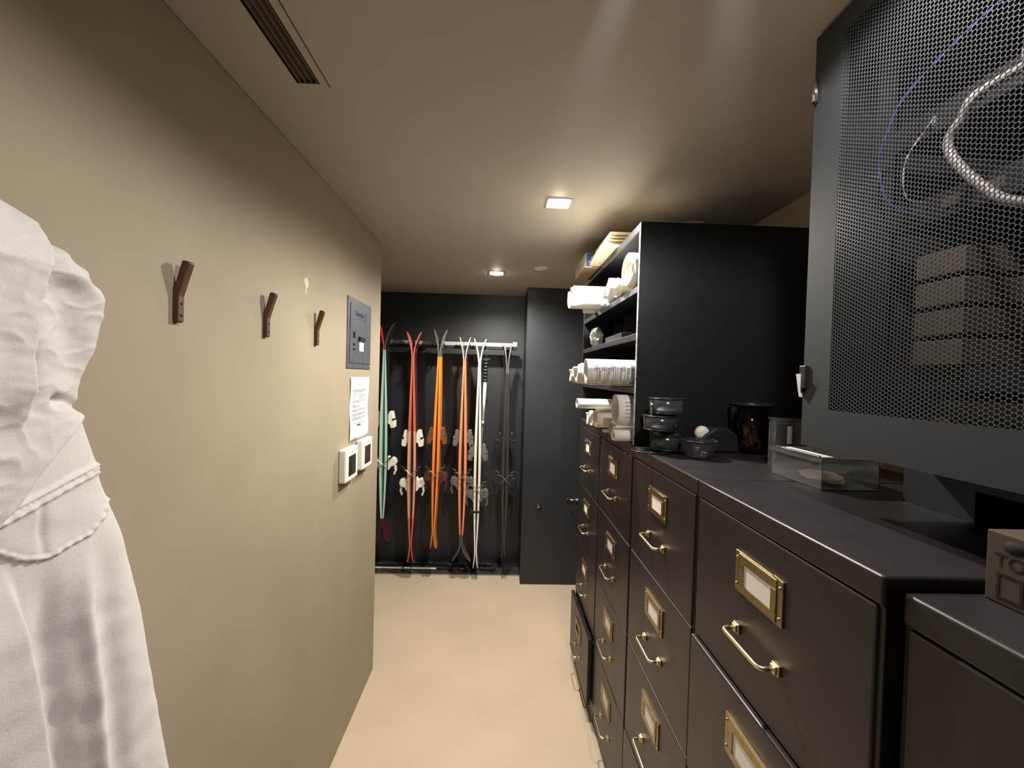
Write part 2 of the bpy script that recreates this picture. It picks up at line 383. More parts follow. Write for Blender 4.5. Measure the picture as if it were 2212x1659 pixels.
sst = lambda e0, e1, x: (lambda q: q*q*(3 - 2*q))(max(0, min(1, (x - e0)/(e1 - e0))))
def garment_disp(y, z):
    p = (y, z); h = 0
    d, sd, _ = seg_d(p, D); above = z > lerp_poly(D, y)
    up_ = sst(-.0045, .0045, d if above else -d)
    h += .013*up_
    nz = noise.noise(Vector((y*30 + z*8, z*34, 1.3))); nf = noise.noise(Vector((y*50 + z*30, z*110, 4))); nr = 1 - abs(noise.noise(Vector((y*36 - z*20, z*40 + y*10, 7))))*2
    if up_ > 0:
        h += up_*(.0018*nz + .0008*nf + .0013*nr*nr)
        d1_ = seg_d(p, S1); le = y < lerp_z(S1, z); vf = sst(1.47, 1.52, z)*(1 - sst(1.655, 1.69, z))
        h += up_*vf*(.015*sst(-.003, .003, d1_[0] if le else -d1_[0]) - (0 if le else .012)*gau(d1_[0] - .003, .009 if z < 1.60 else .014))
        d2 = seg_d(p, S2); h += up_*(.006*gau(d2[0], .010) - .007*gau(seg_d((y - .008, z - .006), S2)[0], .004)*(0.6 + .4*math.sin(d2[2]*260)))
        h += -up_*.011*gau(seg_d(p, S3)[0], .006)
        h += -up_*.014*gau(seg_d(p, S4)[0], .021)
    lo = 1 - up_
    dw = seg_d(p, Wp); 
    zz = z - lerp_poly(Wp, y)
    h += lo*(.0042*gau(zz - .003, .0028) + .0034*gau(zz + .005, .0028)*(1 + .22*math.sin(dw[2]*520)))
    if zz < 0:
        dy_ = seg_d(p, Yk); inside = z > lerp_poly(Yk, y) and y < .502
        h += .0036*gau(dy_[0], .0028)*(1 + .25*math.sin(dy_[2]*560))
        if inside: h += .0022*sst(0, .006, dy_[0]) + .002*nz - .0025*gau(seg_d(p, S5)[0], .004)
        fade = sst(0, .10, 1.35 - z) if z < 1.35 else 0
        d1 = seg_d(p, F1); left = y < lerp_z(F1, z)
        h += .013*sst(0, .08, 1.36 - z)*sst(-.005, .005, d1[0] if left else -d1[0])
        h += fade*(.009*gau(seg_d(p, R1)[0], .010) - .008*gau(seg_d(p, V1)[0], .014) - .012*gau(seg_d(p, V2)[0], .014))
        h += fade*.002*nz
    return h
def lerp_poly(pl, y):   # z on polyline at y (y decreasing along the list)
    if y >= pl[0][0]: return pl[0][1]
    for (a, b), (c, d) in zip(pl, pl[1:]):
        if (c <= y <= a) or (a <= y <= c): return b + (d - b)*((y - a)/(c - a) if c != a else 0)
    return pl[-1][1]
def lerp_z(pl, z):
    if z >= pl[0][1]: return pl[0][0]
    for (a, b), (c, d) in zip(pl, pl[1:]):
        if z >= d: return a + (c - a)*(z - b)/(d - b)
    return pl[-1][0]
YR = [(1.745, .30), (1.725, .38), (1.700, .435), (1.678, .482), (1.655, .510), (1.638, .535), (1.612, .551), (1.584, .557), (1.548, .553), (1.515, .540), (1.492, .526), (1.486, .524), (1.458, .532), (1.414, .548), (1.408, .545), (1.364, .560), (1.283, .581), (1.210, .601), (1.096, .622), (.918, .660), (.55, .73)]
def garment():
    zt, zb = 1.775, .55; NZ, NA = 620, 420
    X0 = XL + .006
    vs = []
    for i in range(NZ + 1):
        z = zt - .80*(i/560) if i <= 560 else zt - .80 - (zt - .80 - zb)*(i - 560)/60
        zq = z - .022*sst(1.52, 1.66, z); fz = 1.025 - .025*sst(1.30, 1.40, z) - .035*sst(1.46, 1.53, z); yr = lerp_tab(YR, CAM_H + (zq - CAM_H)/fz)*fz; yl = -.02 + .10*sst(1.5, 1.75, z) - .05*(1.75 - z)
        thick = .155*min(1, .35 + 4.0*(zt + .02 - z)) if z > 1.62 else .155
        hy, hx = (yr - yl)/2, thick/2
        cy, cx = (yr + yl)/2, X0 + hx
        for j in range(NA):
            # denser sampling on the visible front/right side
            s_ = j/NA; a = 2*PI*s_ - 1.05*math.sin(2*PI*s_)*.55
            ca, sa = math.cos(a + PI), math.sin(a + PI)
            # superellipse: a=0 rear ... front visible
            e = .62
            ux = -math.copysign(abs(ca)**e, ca)*-1; uy = math.copysign(abs(sa)**e, sa)
            x = cx - hx*ux*-1 if False else cx + hx*(-ux); y = cy - hy*uy
            nx, ny = (-ux)/hx, (-uy)/hy; L = math.hypot(nx, ny) or 1; nx /= L; ny /= L
            d = 0
            if x > X0 + .03 and y > .25:
                # surface position measured on the plane 0.45 m left of the viewer
                k = -.45/min(x, -.40)
                d = garment_disp(y*k, CAM_H + (z - CAM_H)*k)*sst(0, .03, x - X0 - .03)
            vs.append((x + nx*d, y + ny*d*.35, z))
    fs = []
    for i in range(NZ):
        for j in range(NA):
            fs.append((i*NA + j, i*NA + (j + 1) % NA, (i + 1)*NA + (j + 1) % NA, (i + 1)*NA + j))
    fs.append(tuple(range(NA))); fs.append(tuple(range(NZ*NA, NZ*NA + NA))[::-1])
    mb = MB(); mb.add(vs, fs, 0, True); return mb
tag(garment().build('white_garment', 'cloth', loc=(XL, .3, .55)), 'white fleece garment with gathered waist seam hanging on the left wall', 'garment')

# ------------------------------------------------------------------ filing cabinets
XF = .4447; DEP = .575
def make_cabinet(name, label, y0, wdt, xf, top, group, open_=(0, 0, 0, 0), cards=(1, 1, 1, 1), furniture=True):
    y1 = y0 + wdt - .003; cy = (y0 + y1)/2
    t = thing(name, (xf + DEP/2, cy, 0), label, 'filing cabinet', group)
    b = MB()
    b.box(xf + .022, xf + DEP, y0 + .001, y1 - .001, .0, top - .036)
    b.box(xf + .004, xf + .023, y0, y0 + .010, .03, top - .036); b.box(xf + .004, xf + .023, y1 - .010, y1, .03, top - .036)
    b.box(xf + .006, xf + .023, y0 + .01, y1 - .01, .03, .086)
    b.build('body', 'cab', t, bevel=.0015)
    MB().box(xf, xf + DEP, y0, y1, top - .036, top).build('top_panel', 'cab', t, bevel=.004, seg=3)
    z1 = top - .0375
    for k in range(4):
        o = open_[k]; z0 = z1 - .3005
        dr = MB().box(xf - o, xf + .018 - o, y0 + .007, y1 - .007, z0 + .004, z1)
        if o: dr.box(xf + .018 - o, xf + .03, y0 + .02, y1 - .02, z0 + .02, z1 - .03)
        d = dr.build('drawer', 'cab', t, bevel=.003, seg=2)
        if furniture:
            zc = z1 - .086; X = xf - o
            h = MB()
            for (a0, a1, b0, b1) in ((-.0645, -.040, -.036, .036), (.040, .0645, -.036, .036), (-.04, .04, .020, .036), (-.04, .04, -.036, -.022)): h.box(X - .0035, X, cy + a0, cy + a1, zc + b0, zc + b1)
            for (a0, a1, b0, b1) in ((-.051, -.038, -.020, .018), (.038, .051, -.020, .018), (-.051, .051, .018, .034), (-.051, .051, -.034, -.020)): h.box(X - .0055, X - .003, cy + a0, cy + a1, zc + b0, zc + b1)
            for a in (-.0585, .0585):
                for b_ in (.024, -.024): h.lathe([(0, -.0062), (.002, -.0058), (.003, -.0035)], (X, cy + a, zc + b_), 'X', 10)
            h.build('label_holder', 'brassd', d, bevel=.0006, seg=1)
            if cards[k]: MB().box(X - .0033, X - .0002, cy - .040, cy + .040, zc - .022, zc + .020).build('label_card', 'card', d)
            zh = z1 - .190; r = .0036; hw = .055; px = .030
            h = MB(); pts = []
            pts.append((X, cy - hw, zh))
            for q in range(7):
                a = q/6*PI/2; pts.append((X - px + .010*(1 - math.sin(a)), cy - hw + .010*(1 - math.cos(a)), zh))
            for q in range(7):
                a = q/6*PI/2; pts.append((X - px + .010*(1 - math.cos(a)), cy + hw - .010*(1 - math.sin(a)), zh))
            pts.append((X, cy + hw, zh)); h.tube(pts, r, 10)
            h.build('handle', 'brass', d)
            for sgn in (-1, 1):
                yy = cy + sgn*hw; h = MB()
                h.box(X - .005, X, yy - .0085, yy + .0085, zh - .0085, zh + .0085); h.box(X - .009, X - .004, yy - .0065, yy + .0065, zh - .0065, zh + .0065)
                h.build('handle_mount', 'brass', d, bevel=.0012)
        z1 = z0
    return t
Y0, CW = .4687, .4572
G = 'filing cabinets with brass handles'
make_cabinet('filing_cabinet', 'four-drawer black filing cabinet with brass handles, nearest full one, clear box standing on it', Y0, CW, XF, 1.321, G, open_=(0, .008, 0, 0))
make_cabinet('filing_cabinet', 'four-drawer black filing cabinet with brass handles under the black bins and dark jar', Y0 + CW, CW, XF, 1.321, G, open_=(0, 0, 0, .004))
make_cabinet('filing_cabinet', 'four-drawer black filing cabinet with brass handles under the near half of the bookcase', Y0 + 2*CW, CW, XF, 1.321, G)
make_cabinet('filing_cabinet', 'farthest four-drawer black filing cabinet, its bottom drawer left slightly open', Y0 + 3*CW, CW, XF, 1.321, G, open_=(0, 0, 0, .022), cards=(1, 1, 1, 0))
make_cabinet('filing_cabinet', 'slightly lower black filing cabinet at the right edge with the toner carton on it', Y0 - .004 - CW, CW, .461, 1.307, G, furniture=True)

# ------------------------------------------------------------------ bookcase on the far cabinets
BX0, BX1, BY0, BY1, BZ0, BZ1 = XF, 1.025, 1.372, 2.29, 1.3213, 2.051
t = thing('bookcase', ((BX0 + BX1)/2, (BY0 + BY1)/2, BZ0), 'black steel open bookcase standing on the two far filing cabinets', 'bookcase')
th = .016
MB().box(BX0, BX1, BY0, BY0 + th, BZ0, BZ1 - .001).build('side_panel', 'bookcase', t, bevel=.0012)
MB().box(BX0, BX1, BY1 - th, BY1, BZ0, BZ1 - .001).build('side_panel', 'bookcase', t, bevel=.0012)
MB().box(BX0 + .002, BX1, BY0, BY1, BZ1 - .004, BZ1).box(BX0, BX0 + .006, BY0 + th, BY1 - th, BZ1 - .026, BZ1).build('top_panel', 'bookcase', t, bevel=.0015)
MB().box(BX1 - .006, BX1, BY0 + th, BY1 - th, BZ0, BZ1 - .004).build('back_panel', 'bookcase', t)
SH = [1.846, 1.690, 1.512]
for z in SH:
    MB().box(BX0 + .006, BX1 - .006, BY0 + th, BY1 - th, z - .003, z).box(BX0 + .001, BX0 + .005, BY0 + th, BY1 - th, z - .020, z + .001).build('shelf', 'bookcase', t, bevel=.001)
MB().box(BX0 + .006, BX1 - .006, BY0 + th, BY1 - th, BZ0, BZ0 + .003).build('base_plate', 'bookcase', t)
M['edge'] = mat('worn_grey_edge', (.30, .29, .27), .5, .3, noise_amt=.5, noise_scale=30, stretch=(1, 1, 3))
MB().box(BX0 - .0006, BX0, BY0 + .001, BY0 + th - .001, BZ0 + .002, BZ1 - .003).build('edge_strip', 'edge', t)
for k, y in enumerate((1.52, 1.68, 1.84, 2.0)):
    MB().box(BX0 + .092, BX0 + .26, y, y + .002, SH[1] + .0003, SH[1] + (.11 if k % 2 else .125)).build('divider', 'rack', t)

# paper rolls ------------------------------------------------------
def roll(name, label, c, r, L, m='paper', inner=.35, turns=5, ang=0, tilt=0, sq=1, group=None, cat='paper roll', core=None, ragged=.004, lines=None):
    """a rolled sheet: spiral cross-section swept along its axis; c = centre of its near (left) end"""
    n = int(turns*36); th_ = 2*PI*turns; mb = MB(); K = 8
    ca, sa = math.cos(ang), math.sin(ang)
    def P(rad, a, l):
        y, z = rad*math.cos(a), rad*math.sin(a)*sq
        x = l
        return (c[0] + x*ca*math.cos(tilt) - y*sa, c[1] + x*sa + y*ca, c[2] + z + x*math.sin(tilt))
    prof = []
    for i in range(n + 1):
        u = i/n; prof.append((r*(inner + (1 - inner)*u), th_*u + .6))
    vs = []
    for k in range(K + 1):
        for i, (rad, a) in enumerate(prof):
            e = 0
            if k == 0: e = ragged*math.sin(a*.5 + rad*90) + (1 - i/n)*ragged*1.5
            vs.append(P(rad, a, L*k/K + e))
    fs = [(k*(n + 1) + i, k*(n + 1) + i + 1, (k + 1)*(n + 1) + i + 1, (k + 1)*(n + 1) + i) for k in range(K) for i in range(n)]
    mb.add(vs, fs, 0, True)
    o = mb.build(name, m, loc=(c[0], c[1], c[2] - r*sq))
    d = o.modifiers.new('s', 'SOLIDIFY'); d.thickness = max(.0006, r*(1 - inner)/turns*.55); d.offset = -1
    tag(o, label, cat, group)
    if lines:
        lb = MB()
        for (l0, l1, a0, a1, q) in lines:
            k = 6; vs = []
            for i in range(k + 1):
                a = a0 + (a1 - a0)*i/k
                for l in (l0, l1): vs.append(P(r + .0009, a, l))
            lb.add(vs, [(2*i, 2*i + 1, 2*i + 3, 2*i + 2) for i in range(k)], 0, True)
        lb.build('printed_lines', 'ink', o)
    return o
GR = 'rolled drawings in the bookcase'
roll('fabric_roll', 'thick cream roll standing large at the near end of the top shelf', (.432, 1.455, SH[0] + .067), .063, .30, 'cream', .12, 7, sq=1.02, ragged=.010, group='rolls on the top shelf')
roll('paper_roll', 'medium cream roll with dark rings on the top shelf beside the thick cream roll', (.405, 1.612, SH[0] + .042), .036, .35, 'cream', .6, 3, group='rolls on the top shelf',
     lines=[(.03, .033, 0, 2*PI, 0), (.05, .052, 0, 2*PI, 0), (.095, .097, 0, 2*PI, 0)])
roll('paper_roll', 'fat white roll sticking out at the far end of the top shelf', (.315, 1.935, SH[0] + .061), .056, .45, 'paper', .45, 4, ragged=.008, group='rolls on the top shelf')
roll('paper_roll', 'small cream roll under the fat white roll on the top shelf', (.395, 2.035, SH[0] + .0155), .013, .28, 'cream', .4, 3, group='rolls on the top shelf')
# crumpled bags
def crumple(name, label, c, sx, sy, sz, m, seed, cat='plastic bag', z0=None, group=None):
    bm = bmesh.new(); bmesh.ops.create_icosphere(bm, subdivisions=4, radius=1)
    for v in bm.verts:
        p = v.co.copy(); q = p*1.6 + Vector((seed, seed*2, 0))
        f_ = 1 + .45*noise.noise(q) + .20*abs(noise.noise(q*2.4)) + .05*noise.noise(q*6)
        p *= f_; v.co = Vector((c[0] + p.x*sx, c[1] + p.y*sy, c[2] + p.z*sz))
    mn = min(v.co.z for v in bm.verts); dz = (z0 - mn) if z0 is not None else 0
    for v in bm.verts: v.co.z += dz; v.co -= Vector(c)
    me = bpy.data.meshes.new(name); bm.to_mesh(me); bm.free(); me.materials.append(M[m])
    o = bpy.data.objects.new(name, me); C.objects.link(o); o.location = c
    return tag(o, label, cat, group)
crumple('plastic_bag', 'crumpled white plastic bag between the rolls on the top shelf', (.47, 1.735, SH[0] + .03), .055, .06, .035, 'bag', 2.1, z0=SH[0] + .001)
crumple('plastic_bag', 'small crumpled white bag lying low near the edge of the top shelf', (.46, 1.84, SH[0] + .02), .03, .03, .022, 'bag', 5.4, z0=SH[0] + .001)

# on the second shelf
crumple('clear_bag', 'small crumpled clear bag at the far end of the middle shelf', (.475, 2.10, SH[1] + .04), .028, .045, .040, 'bag', 8.2, z0=SH[1] + .001, cat='plastic bag')
mb = MB()
def tray(mb, x0, x1, y0, y1, z0, z1, w_=.0015):
    mb.box(x0, x1, y0, y1, z0, z0 + w_); mb.box(x0, x0 + w_, y0, y1, z0 + w_, z1); mb.box(x1 - w_, x1, y0, y1, z0 + w_, z1)
    mb.box(x0 + w_, x1 - w_, y0, y0 + w_, z0 + w_, z1); mb.box(x0 + w_, x1 - w_, y1 - w_, y1, z0 + w_, z1); return mb
tray(mb, .452, .53, 1.585, 1.83, SH[1] + .0012, SH[1] + .024)
tag(mb.build('clear_tray', 'clear', bevel=.0004, seg=1), 'flat clear plastic tray in the middle of the middle shelf', 'tray')

# on the third shelf
text_lines = []
random.seed(3)
for l in (.03, .055, .062, .085, .092, .10, .125, .155, .162, .17, .178, .20): text_lines.append((l, l + .0016, PI - .35, PI + 1.15, 0))
for l in (.02, .045, .075, .11, .145, .19):
    a = PI - .1
    for q in range(4): text_lines.append((l, l + random.uniform(.008, .02), a, a + .035, 0)); a -= .12
for l in (.035, .066, .108, .132, .183):
    for q in range(9):
        a = PI - .25 + q*.13; text_lines.append((l, l + random.uniform(.004, .010), a, a + .05, 0))
roll('drawing_roll', 'thick roll of printed drawings jutting out at the near end of the third shelf', (.300, 1.475, SH[2] + .052), .045, .55, 'paper', .72, 3, group='rolls on the third shelf', lines=text_lines)
roll('drawing_roll', 'white drawing roll behind the printed roll on the third shelf', (.290, 1.585, SH[2] + .045), .042, .50, 'paper', .5, 4, group='rolls on the third shelf', ragged=.012)
roll('drawing_roll', 'farthest ragged white drawing roll on the third shelf', (.285, 1.680, SH[2] + .040), .036, .50, 'cream', .4, 4, group='rolls on the third shelf', ragged=.014)
ob = MB(); n = 20
for i in range(n):
    pass
tag(MB().prism([(1.49, SH[2] + .004), (1.58, SH[2] + .003), (1.70, SH[2] + .004), (1.70, SH[2] + .0052), (1.58, SH[2] + .0042), (1.49, SH[2] + .0052)], .33, .60, 'YZ').build('loose_sheet', 'cream', loc=(.33, 1.49, SH[2])), 'loose sheet under the printed rolls, edge hanging over the third shelf', 'paper')
# bottom compartment
zb = BZ0 + .0035
GB = 'rolls in the bottom compartment'
roll('drawing_roll', 'large open white roll with striped layers at the near end of the bottom compartment', (.408, 1.475, zb + .0745+.031), .052, .45, 'paper', .62, 5, group=GB, sq=1.1,
     lines=[(.02, .30, PI - .55 + k*.22, PI - .52 + k*.22, 0) for k in range(5)])
roll('drawing_roll', 'narrow white roll lying lowest at the near edge of the bottom compartment', (.392, 1.437, zb + .0215), .0205, .45, 'paper', .5, 4, group=GB)
roll('drawing_roll', 'slim open white roll low in the bottom compartment, left of the large striped roll', (.42, 1.515, zb + .024), .023, .45, 'paper', .6, 3, group=GB)
roll('drawing_roll', 'pinkish open roll leaning on the cream roll in the bottom compartment', (.425, 1.590, zb + .029), .028, .45, 'cardgrey', .7, 3, group=GB)
roll('drawing_roll', 'cream wide roll in the middle of the bottom compartment', (.385, 1.670, zb + .060), .042, .45, 'cream', .6, 4, group=GB, ang=.05)
roll('drawing_roll', 'pale small roll under the cream wide roll in the bottom compartment', (.415, 1.665, zb + .0085), .008, .45, 'paper', .5, 3, group=GB)
roll('drawing_roll', 'white roll lying on top at the far end of the bottom compartment', (.335, 1.815, zb + .105), .023, .45, 'paper', .5, 4, group=GB)
roll('drawing_roll', 'white roll under the top roll at the far end of the bottom compartment', (.40, 1.80, zb + .040), .034, .45, 'paper', .5, 4, group=GB, ragged=.012)
roll('drawing_roll', 'creamy roll at the very far end of the bottom compartment', (.40, 1.885, zb + .038), .036, .45, 'cream', .5, 4, group=GB, ragged=.012)

# on top of the bookcase
t = thing('blue_box', (.45, 2.10, BZ1), 'brown carton with a blue printed end jutting from the far bookcase top', 'box')
bx = (.382, .56, 1.965, 2.225, BZ1 + .0003, BZ1 + .066)
MB().box(*bx).build('carton', 'cardboard', t, bevel=.0015)
MB().box(bx[0] + .004, bx[1] - .004, bx[2] - .001, bx[2] - .0001, bx[4] + .004, bx[5] - .003).build('blue_label', 'blue', t)
MB().box(bx[0] - .001, bx[0] - .0001, bx[2] + .004, bx[3] - .004, bx[4] + .003, bx[5] - .003).build('white_panel', 'cardgrey', t)
MB().box(bx[0] - .0012, bx[1], bx[2] - .0012, bx[2] + .0012, bx[4] - .0001, bx[4] + .002).build('edge_tape', 'paper', t)
mb = MB(); cc = (bx[0] + .036, bx[2] - .0016, bx[4] + .042)
mb.tube([(cc[0] + .010*math.cos(a), cc[1], cc[2] + .010*math.sin(a)) for a in [2*PI*i/20 for i in range(20)]], .0012, 6, closed=True); mb.box(cc[0] - .003, cc[0] + .003, cc[1] - .0004, cc[1] + .0004, cc[2] - .006, cc[2] + .006)
mb.build('round_mark', 'paper', t)
text_mesh('lettering', 'Business', .016, frame((bx[0] + .014, bx[2] - .0015, bx[4] + .020), (1, 0, 0), (0, 0, 1)), 'paper', t)
text_mesh('lettering', 'Source', .013, frame((bx[0] + .018, bx[2] - .0015, bx[4] + .008), (1, 0, 0), (0, 0, 1)), 'paper', t)
z = BZ1 + .0003
for k, (x0, y0, y1, h, lb_) in enumerate(((.400, 1.655, 1.945, .024, 'lowest thick cream folder stack on the bookcase top beside the blue-ended carton'), (.404, 1.650, 1.935, .010, 'thin cream folder bundle in the middle of the stack on the bookcase top'), (.409, 1.645, 1.93, .010, 'thin cream folder bundle second from the top on the bookcase top'), (.412, 1.64, 1.90, .012, 'topmost cream folder bundle on the bookcase top'))):
    mb = MB(); nl = 2
    for q in range(nl): mb.box(x0 + .0015*((q*7) % 3), x0 + .24, y0 + .002*((q*5) % 3), y1, z + h*q/nl + .0002, z + h*(q + 1)/nl - .0002)
    tag(mb.build('folder_stack', 'manila', loc=(x0 + .12, (y0 + y1)/2, z)), lb_, 'folders', 'cream folders on the bookcase top'); z += h + .0002
mb = MB(); n = 16; vs = []
for i in range(n + 1):
    u = i/n; zz = BZ1 + .0015 + .006*abs(math.sin(u*5.0 + .4))*(.4 + u)
    for y in (1.378, 1.60): vs.append((.468 + .185*u, y, zz))
mb.add(vs, [(2*i, 2*i + 1, 2*i + 3, 2*i + 2) for i in range(n)], 0, True)
o = mb.build('paper_sheet', 'cream', loc=(.56, 1.49, BZ1)); d = o.modifiers.new('s', 'SOLIDIFY'); d.thickness = .0012
tag(o, 'wavy flat paper sheet lying at the near end of the bookcase top', 'paper')

# ------------------------------------------------------------------ items on the cabinet tops
TZ = 1.3212
def cup(c, r, h, rt_=None, n=28, w_=.0022):
    rt_ = rt_ or r
    return [(0, c + .0), (r*.9, c), (r, c + .003), (rt_, c + h), (rt_ - w_, c + h), (r - w_, c + .005), (r*.85, c + .003), (0, c + .003)]
t = thing('bin_organizer', (.50, 1.27, TZ), 'black tiered organizer with round clear cups on a swivel post beside the bookcase', 'organizer')
mb = MB(); mb.tube([(.459, 1.262, TZ + .003), (.459, 1.262, TZ + .138)], .0028, 10); mb.build('post', 'blackplastic', t)
MB().lathe([(0, .006), (.003, .005), (.0055, 0), (.003, -.005), (0, -.006)], (.459, 1.262, TZ + .142), n=16).build('finial', 'steel', t)
mb = MB(); mb.tube([(.459 + .055*math.cos(a), 1.262 + .04*math.sin(a), TZ + .0035) for a in [2*PI*i/30 for i in range(30)]], .003, 8, closed=True)
mb.tube([(.459, 1.262, TZ + .0035), (.395+.02, 1.275, TZ + .0045)], .003, 8); mb.build('base', 'blackplastic', t)
for (cx, cy, cz, r, h) in ((.507, 1.275, TZ + .117, .050, .045), (.486, 1.262, TZ + .068, .050, .042), (.510, 1.275, TZ + .008, .046, .045)):
    k = MB().lathe(cup(cz, r*.93, h, r), (cx, cy, 0)).build('cup', 'smoke', t)
    mb = MB(); mb.tube([(cx + r*math.cos(a), cy + r*math.sin(a), cz + h) for a in [2*PI*i/36 for i in range(36)]], .0022, 8, closed=True)
    mb.tube([(cx + r*.95*math.cos(a), cy + r*.95*math.sin(a), cz + .002) for a in [2*PI*i/36 for i in range(36)]], .0018, 8, closed=True)
    mb.build('rim', 'blackplastic', k)
    MB().lathe([(0, cz + .009), (r*.75, cz + .009), (r*.8, cz + .0045), (0, cz + .004)], (cx, cy, 0)).build('bottom_disc', 'greymetal' if cz > TZ + .05 else 'dark', k)  # grey discs paint the bright reflection at the bottom of the upper cups
t = thing('glass_bowl', (.574, 1.195, TZ), 'small faceted glass bowl with black rim in front of the organizer', 'bowl')
mb = MB(); prof = [(0, .001), (.030, .001), (.034, .004), (.049, .047), (.0465, .047), (.032, .007), (0, .005)]
vs = []; n = 24
for r, h in prof:
    for j in range(n):
        a = 2*PI*j/n; rr = r*(1 + (.05 if j % 2 else -.03)*(1 if .004 < h < .04 else .6)); vs.append((.574 + rr*math.cos(a), 1.195 + rr*math.sin(a), TZ + h))
mb.add(vs, [(i*n + j, i*n + (j + 1) % n, (i + 1)*n + (j + 1) % n, (i + 1)*n + j) for i in range(len(prof) - 1) for j in range(n)])
mb.build('bowl', 'smoke', t)
mb = MB(); mb.tube([(.574 + .0495*math.cos(a), 1.195 + .0495*math.sin(a), TZ + .048) for a in [2*PI*i/36 for i in range(36)]], .0022, 8, closed=True); mb.build('rim', 'blackplastic', t)
mb = MB(); random.seed(5)
for q in range(9):
    a = random.uniform(0, 6.28); rr = random.uniform(.003, .022); x, y = .574 + rr*math.cos(a), 1.195 + rr*math.sin(a); b = random.uniform(0, 3.1)
    mb.tube([(x - .012*math.cos(b), y - .012*math.sin(b), TZ + .010 + .002*q), (x + .012*math.cos(b), y + .012*math.sin(b), TZ + .012 + .002*q)], .0022, 6)
tag(mb.build('paper_clips', 'steel', loc=(.574, 1.195, TZ + .008)), 'small heap of metal clips inside the faceted glass bowl', 'clips', kind='stuff')
t = thing('tape_dispenser', (.68, 1.30, TZ), 'black rounded dispenser with a white disc end standing behind the glass bowl', 'dispenser')
pr = [(.612, TZ), (.612, TZ + .030), (.635, TZ + .055), (.665, TZ + .076), (.700, TZ + .078), (.735, TZ + .055), (.742, TZ)]
MB().prism(pr, 1.275, 1.325).build('body', 'blackplastic', t, bevel=.008, seg=3)
MB().lathe([(0, -.012), (.012, -.011), (.020, -.006), (.022, 0), (.022, .008), (0, .008)], (.632, 1.296, TZ + .057), 'Y', 28).build('white_disc', 'foam', t)
t = thing('pencil_jar', (.79, 1.306, TZ), 'tall dark smoked jar with copper-coloured bits at its bottom near the bookcase', 'jar')
MB().lathe([(0, .001), (.050, .001), (.056, .004), (.060, .148), (.058, .148), (.054, .006), (0, .004)], (.79, 1.306, TZ)).build('glass', 'jarglass', t)
MB().lathe([(.0575, .146), (.061, .146), (.062, .152), (.058, .153), (.0575, .149)], (.79, 1.306, TZ)).build('rim', 'blackplastic', t)
bm_ = MB(); random.seed(9)
for q in range(120):
    a = random.uniform(0, 6.28); rr = .045*math.sqrt(random.random()); x, y, zz = .79 + rr*math.cos(a), 1.306 + rr*math.sin(a), TZ + .010 + random.random()*.040; b = random.uniform(0, 6.28)
    d_ = Vector((math.cos(b), math.sin(b), random.uniform(-.3, .3)))*.008; bm_.tube([Vector((x, y, zz)) - d_*.6, Vector((x, y, zz)) + d_*.6], .0028, 5)
tag(bm_.build('copper_bits', 'redbits', loc=(.79, 1.306, TZ + .006)), 'copper-coloured bits filling the bottom of the tall dark jar', 'bits', kind='stuff')

t = thing('clear_container', (.725, .925, TZ), 'low clear lidded plastic box with crumpled wrapping inside, beside the mesh cabinet', 'container')
mb = MB(); tray(mb, .664, .786, .848, 1.007, TZ, TZ + .062, .0018); mb.build('box', 'clear', t, bevel=.0006, seg=1)
mb = MB(); mb.box(.660, .790, .844, 1.011, TZ + .0635, TZ + .0655); mb.box(.660, .662, .844, 1.011, TZ + .056, TZ + .0635); mb.box(.788, .790, .844, 1.011, TZ + .056, TZ + .0635)
mb.box(.662, .788, .844, .846, TZ + .056, TZ + .0635); mb.box(.662, .788, 1.009, 1.011, TZ + .056, TZ + .0635); mb.box(.668, .672, .86, 1.0, TZ + .0655, TZ + .069)
mb.build('lid', 'clear', t, bevel=.0006, seg=1)
MB().box(.676, .700, .862, .990, TZ + .0657, TZ + .0664).build('label_strip', 'paper', t)
M['cellophane'] = mat('cream_cellophane', (.55, .46, .34), .3, trans=.35, bump=.3, bump_scale=80)
crumple('cellophane_wrap', 'crumpled cream wrapping lying inside the low clear box', (.722, .922, TZ + .012), .032, .046, .009, 'cellophane', 3.3, z0=TZ + .003, cat='wrapper')
t = thing('clear_container', (.77, 1.12, TZ), 'tall slim clear plastic case with a white label strip, behind the low clear box', 'container')
mb = MB(); tray(mb, .722, .83, 1.085, 1.112, TZ, TZ + .122, .0015); mb.build('box', 'clear', t, bevel=.0006, seg=1)
MB().box(.7195, .834, 1.082, 1.115, TZ + .1235, TZ + .126).box(.7195, .834, 1.082, 1.0845, TZ + .119, TZ + .1232).box(.7195, .834, 1.082, 1.0845, TZ + .110, TZ + .114).build('lid', 'clear', t, bevel=.0006, seg=1)
MB().box(.754, .766, 1.0835, 1.0845, TZ + .060, TZ + .106).build('label_strip', 'paper', t)

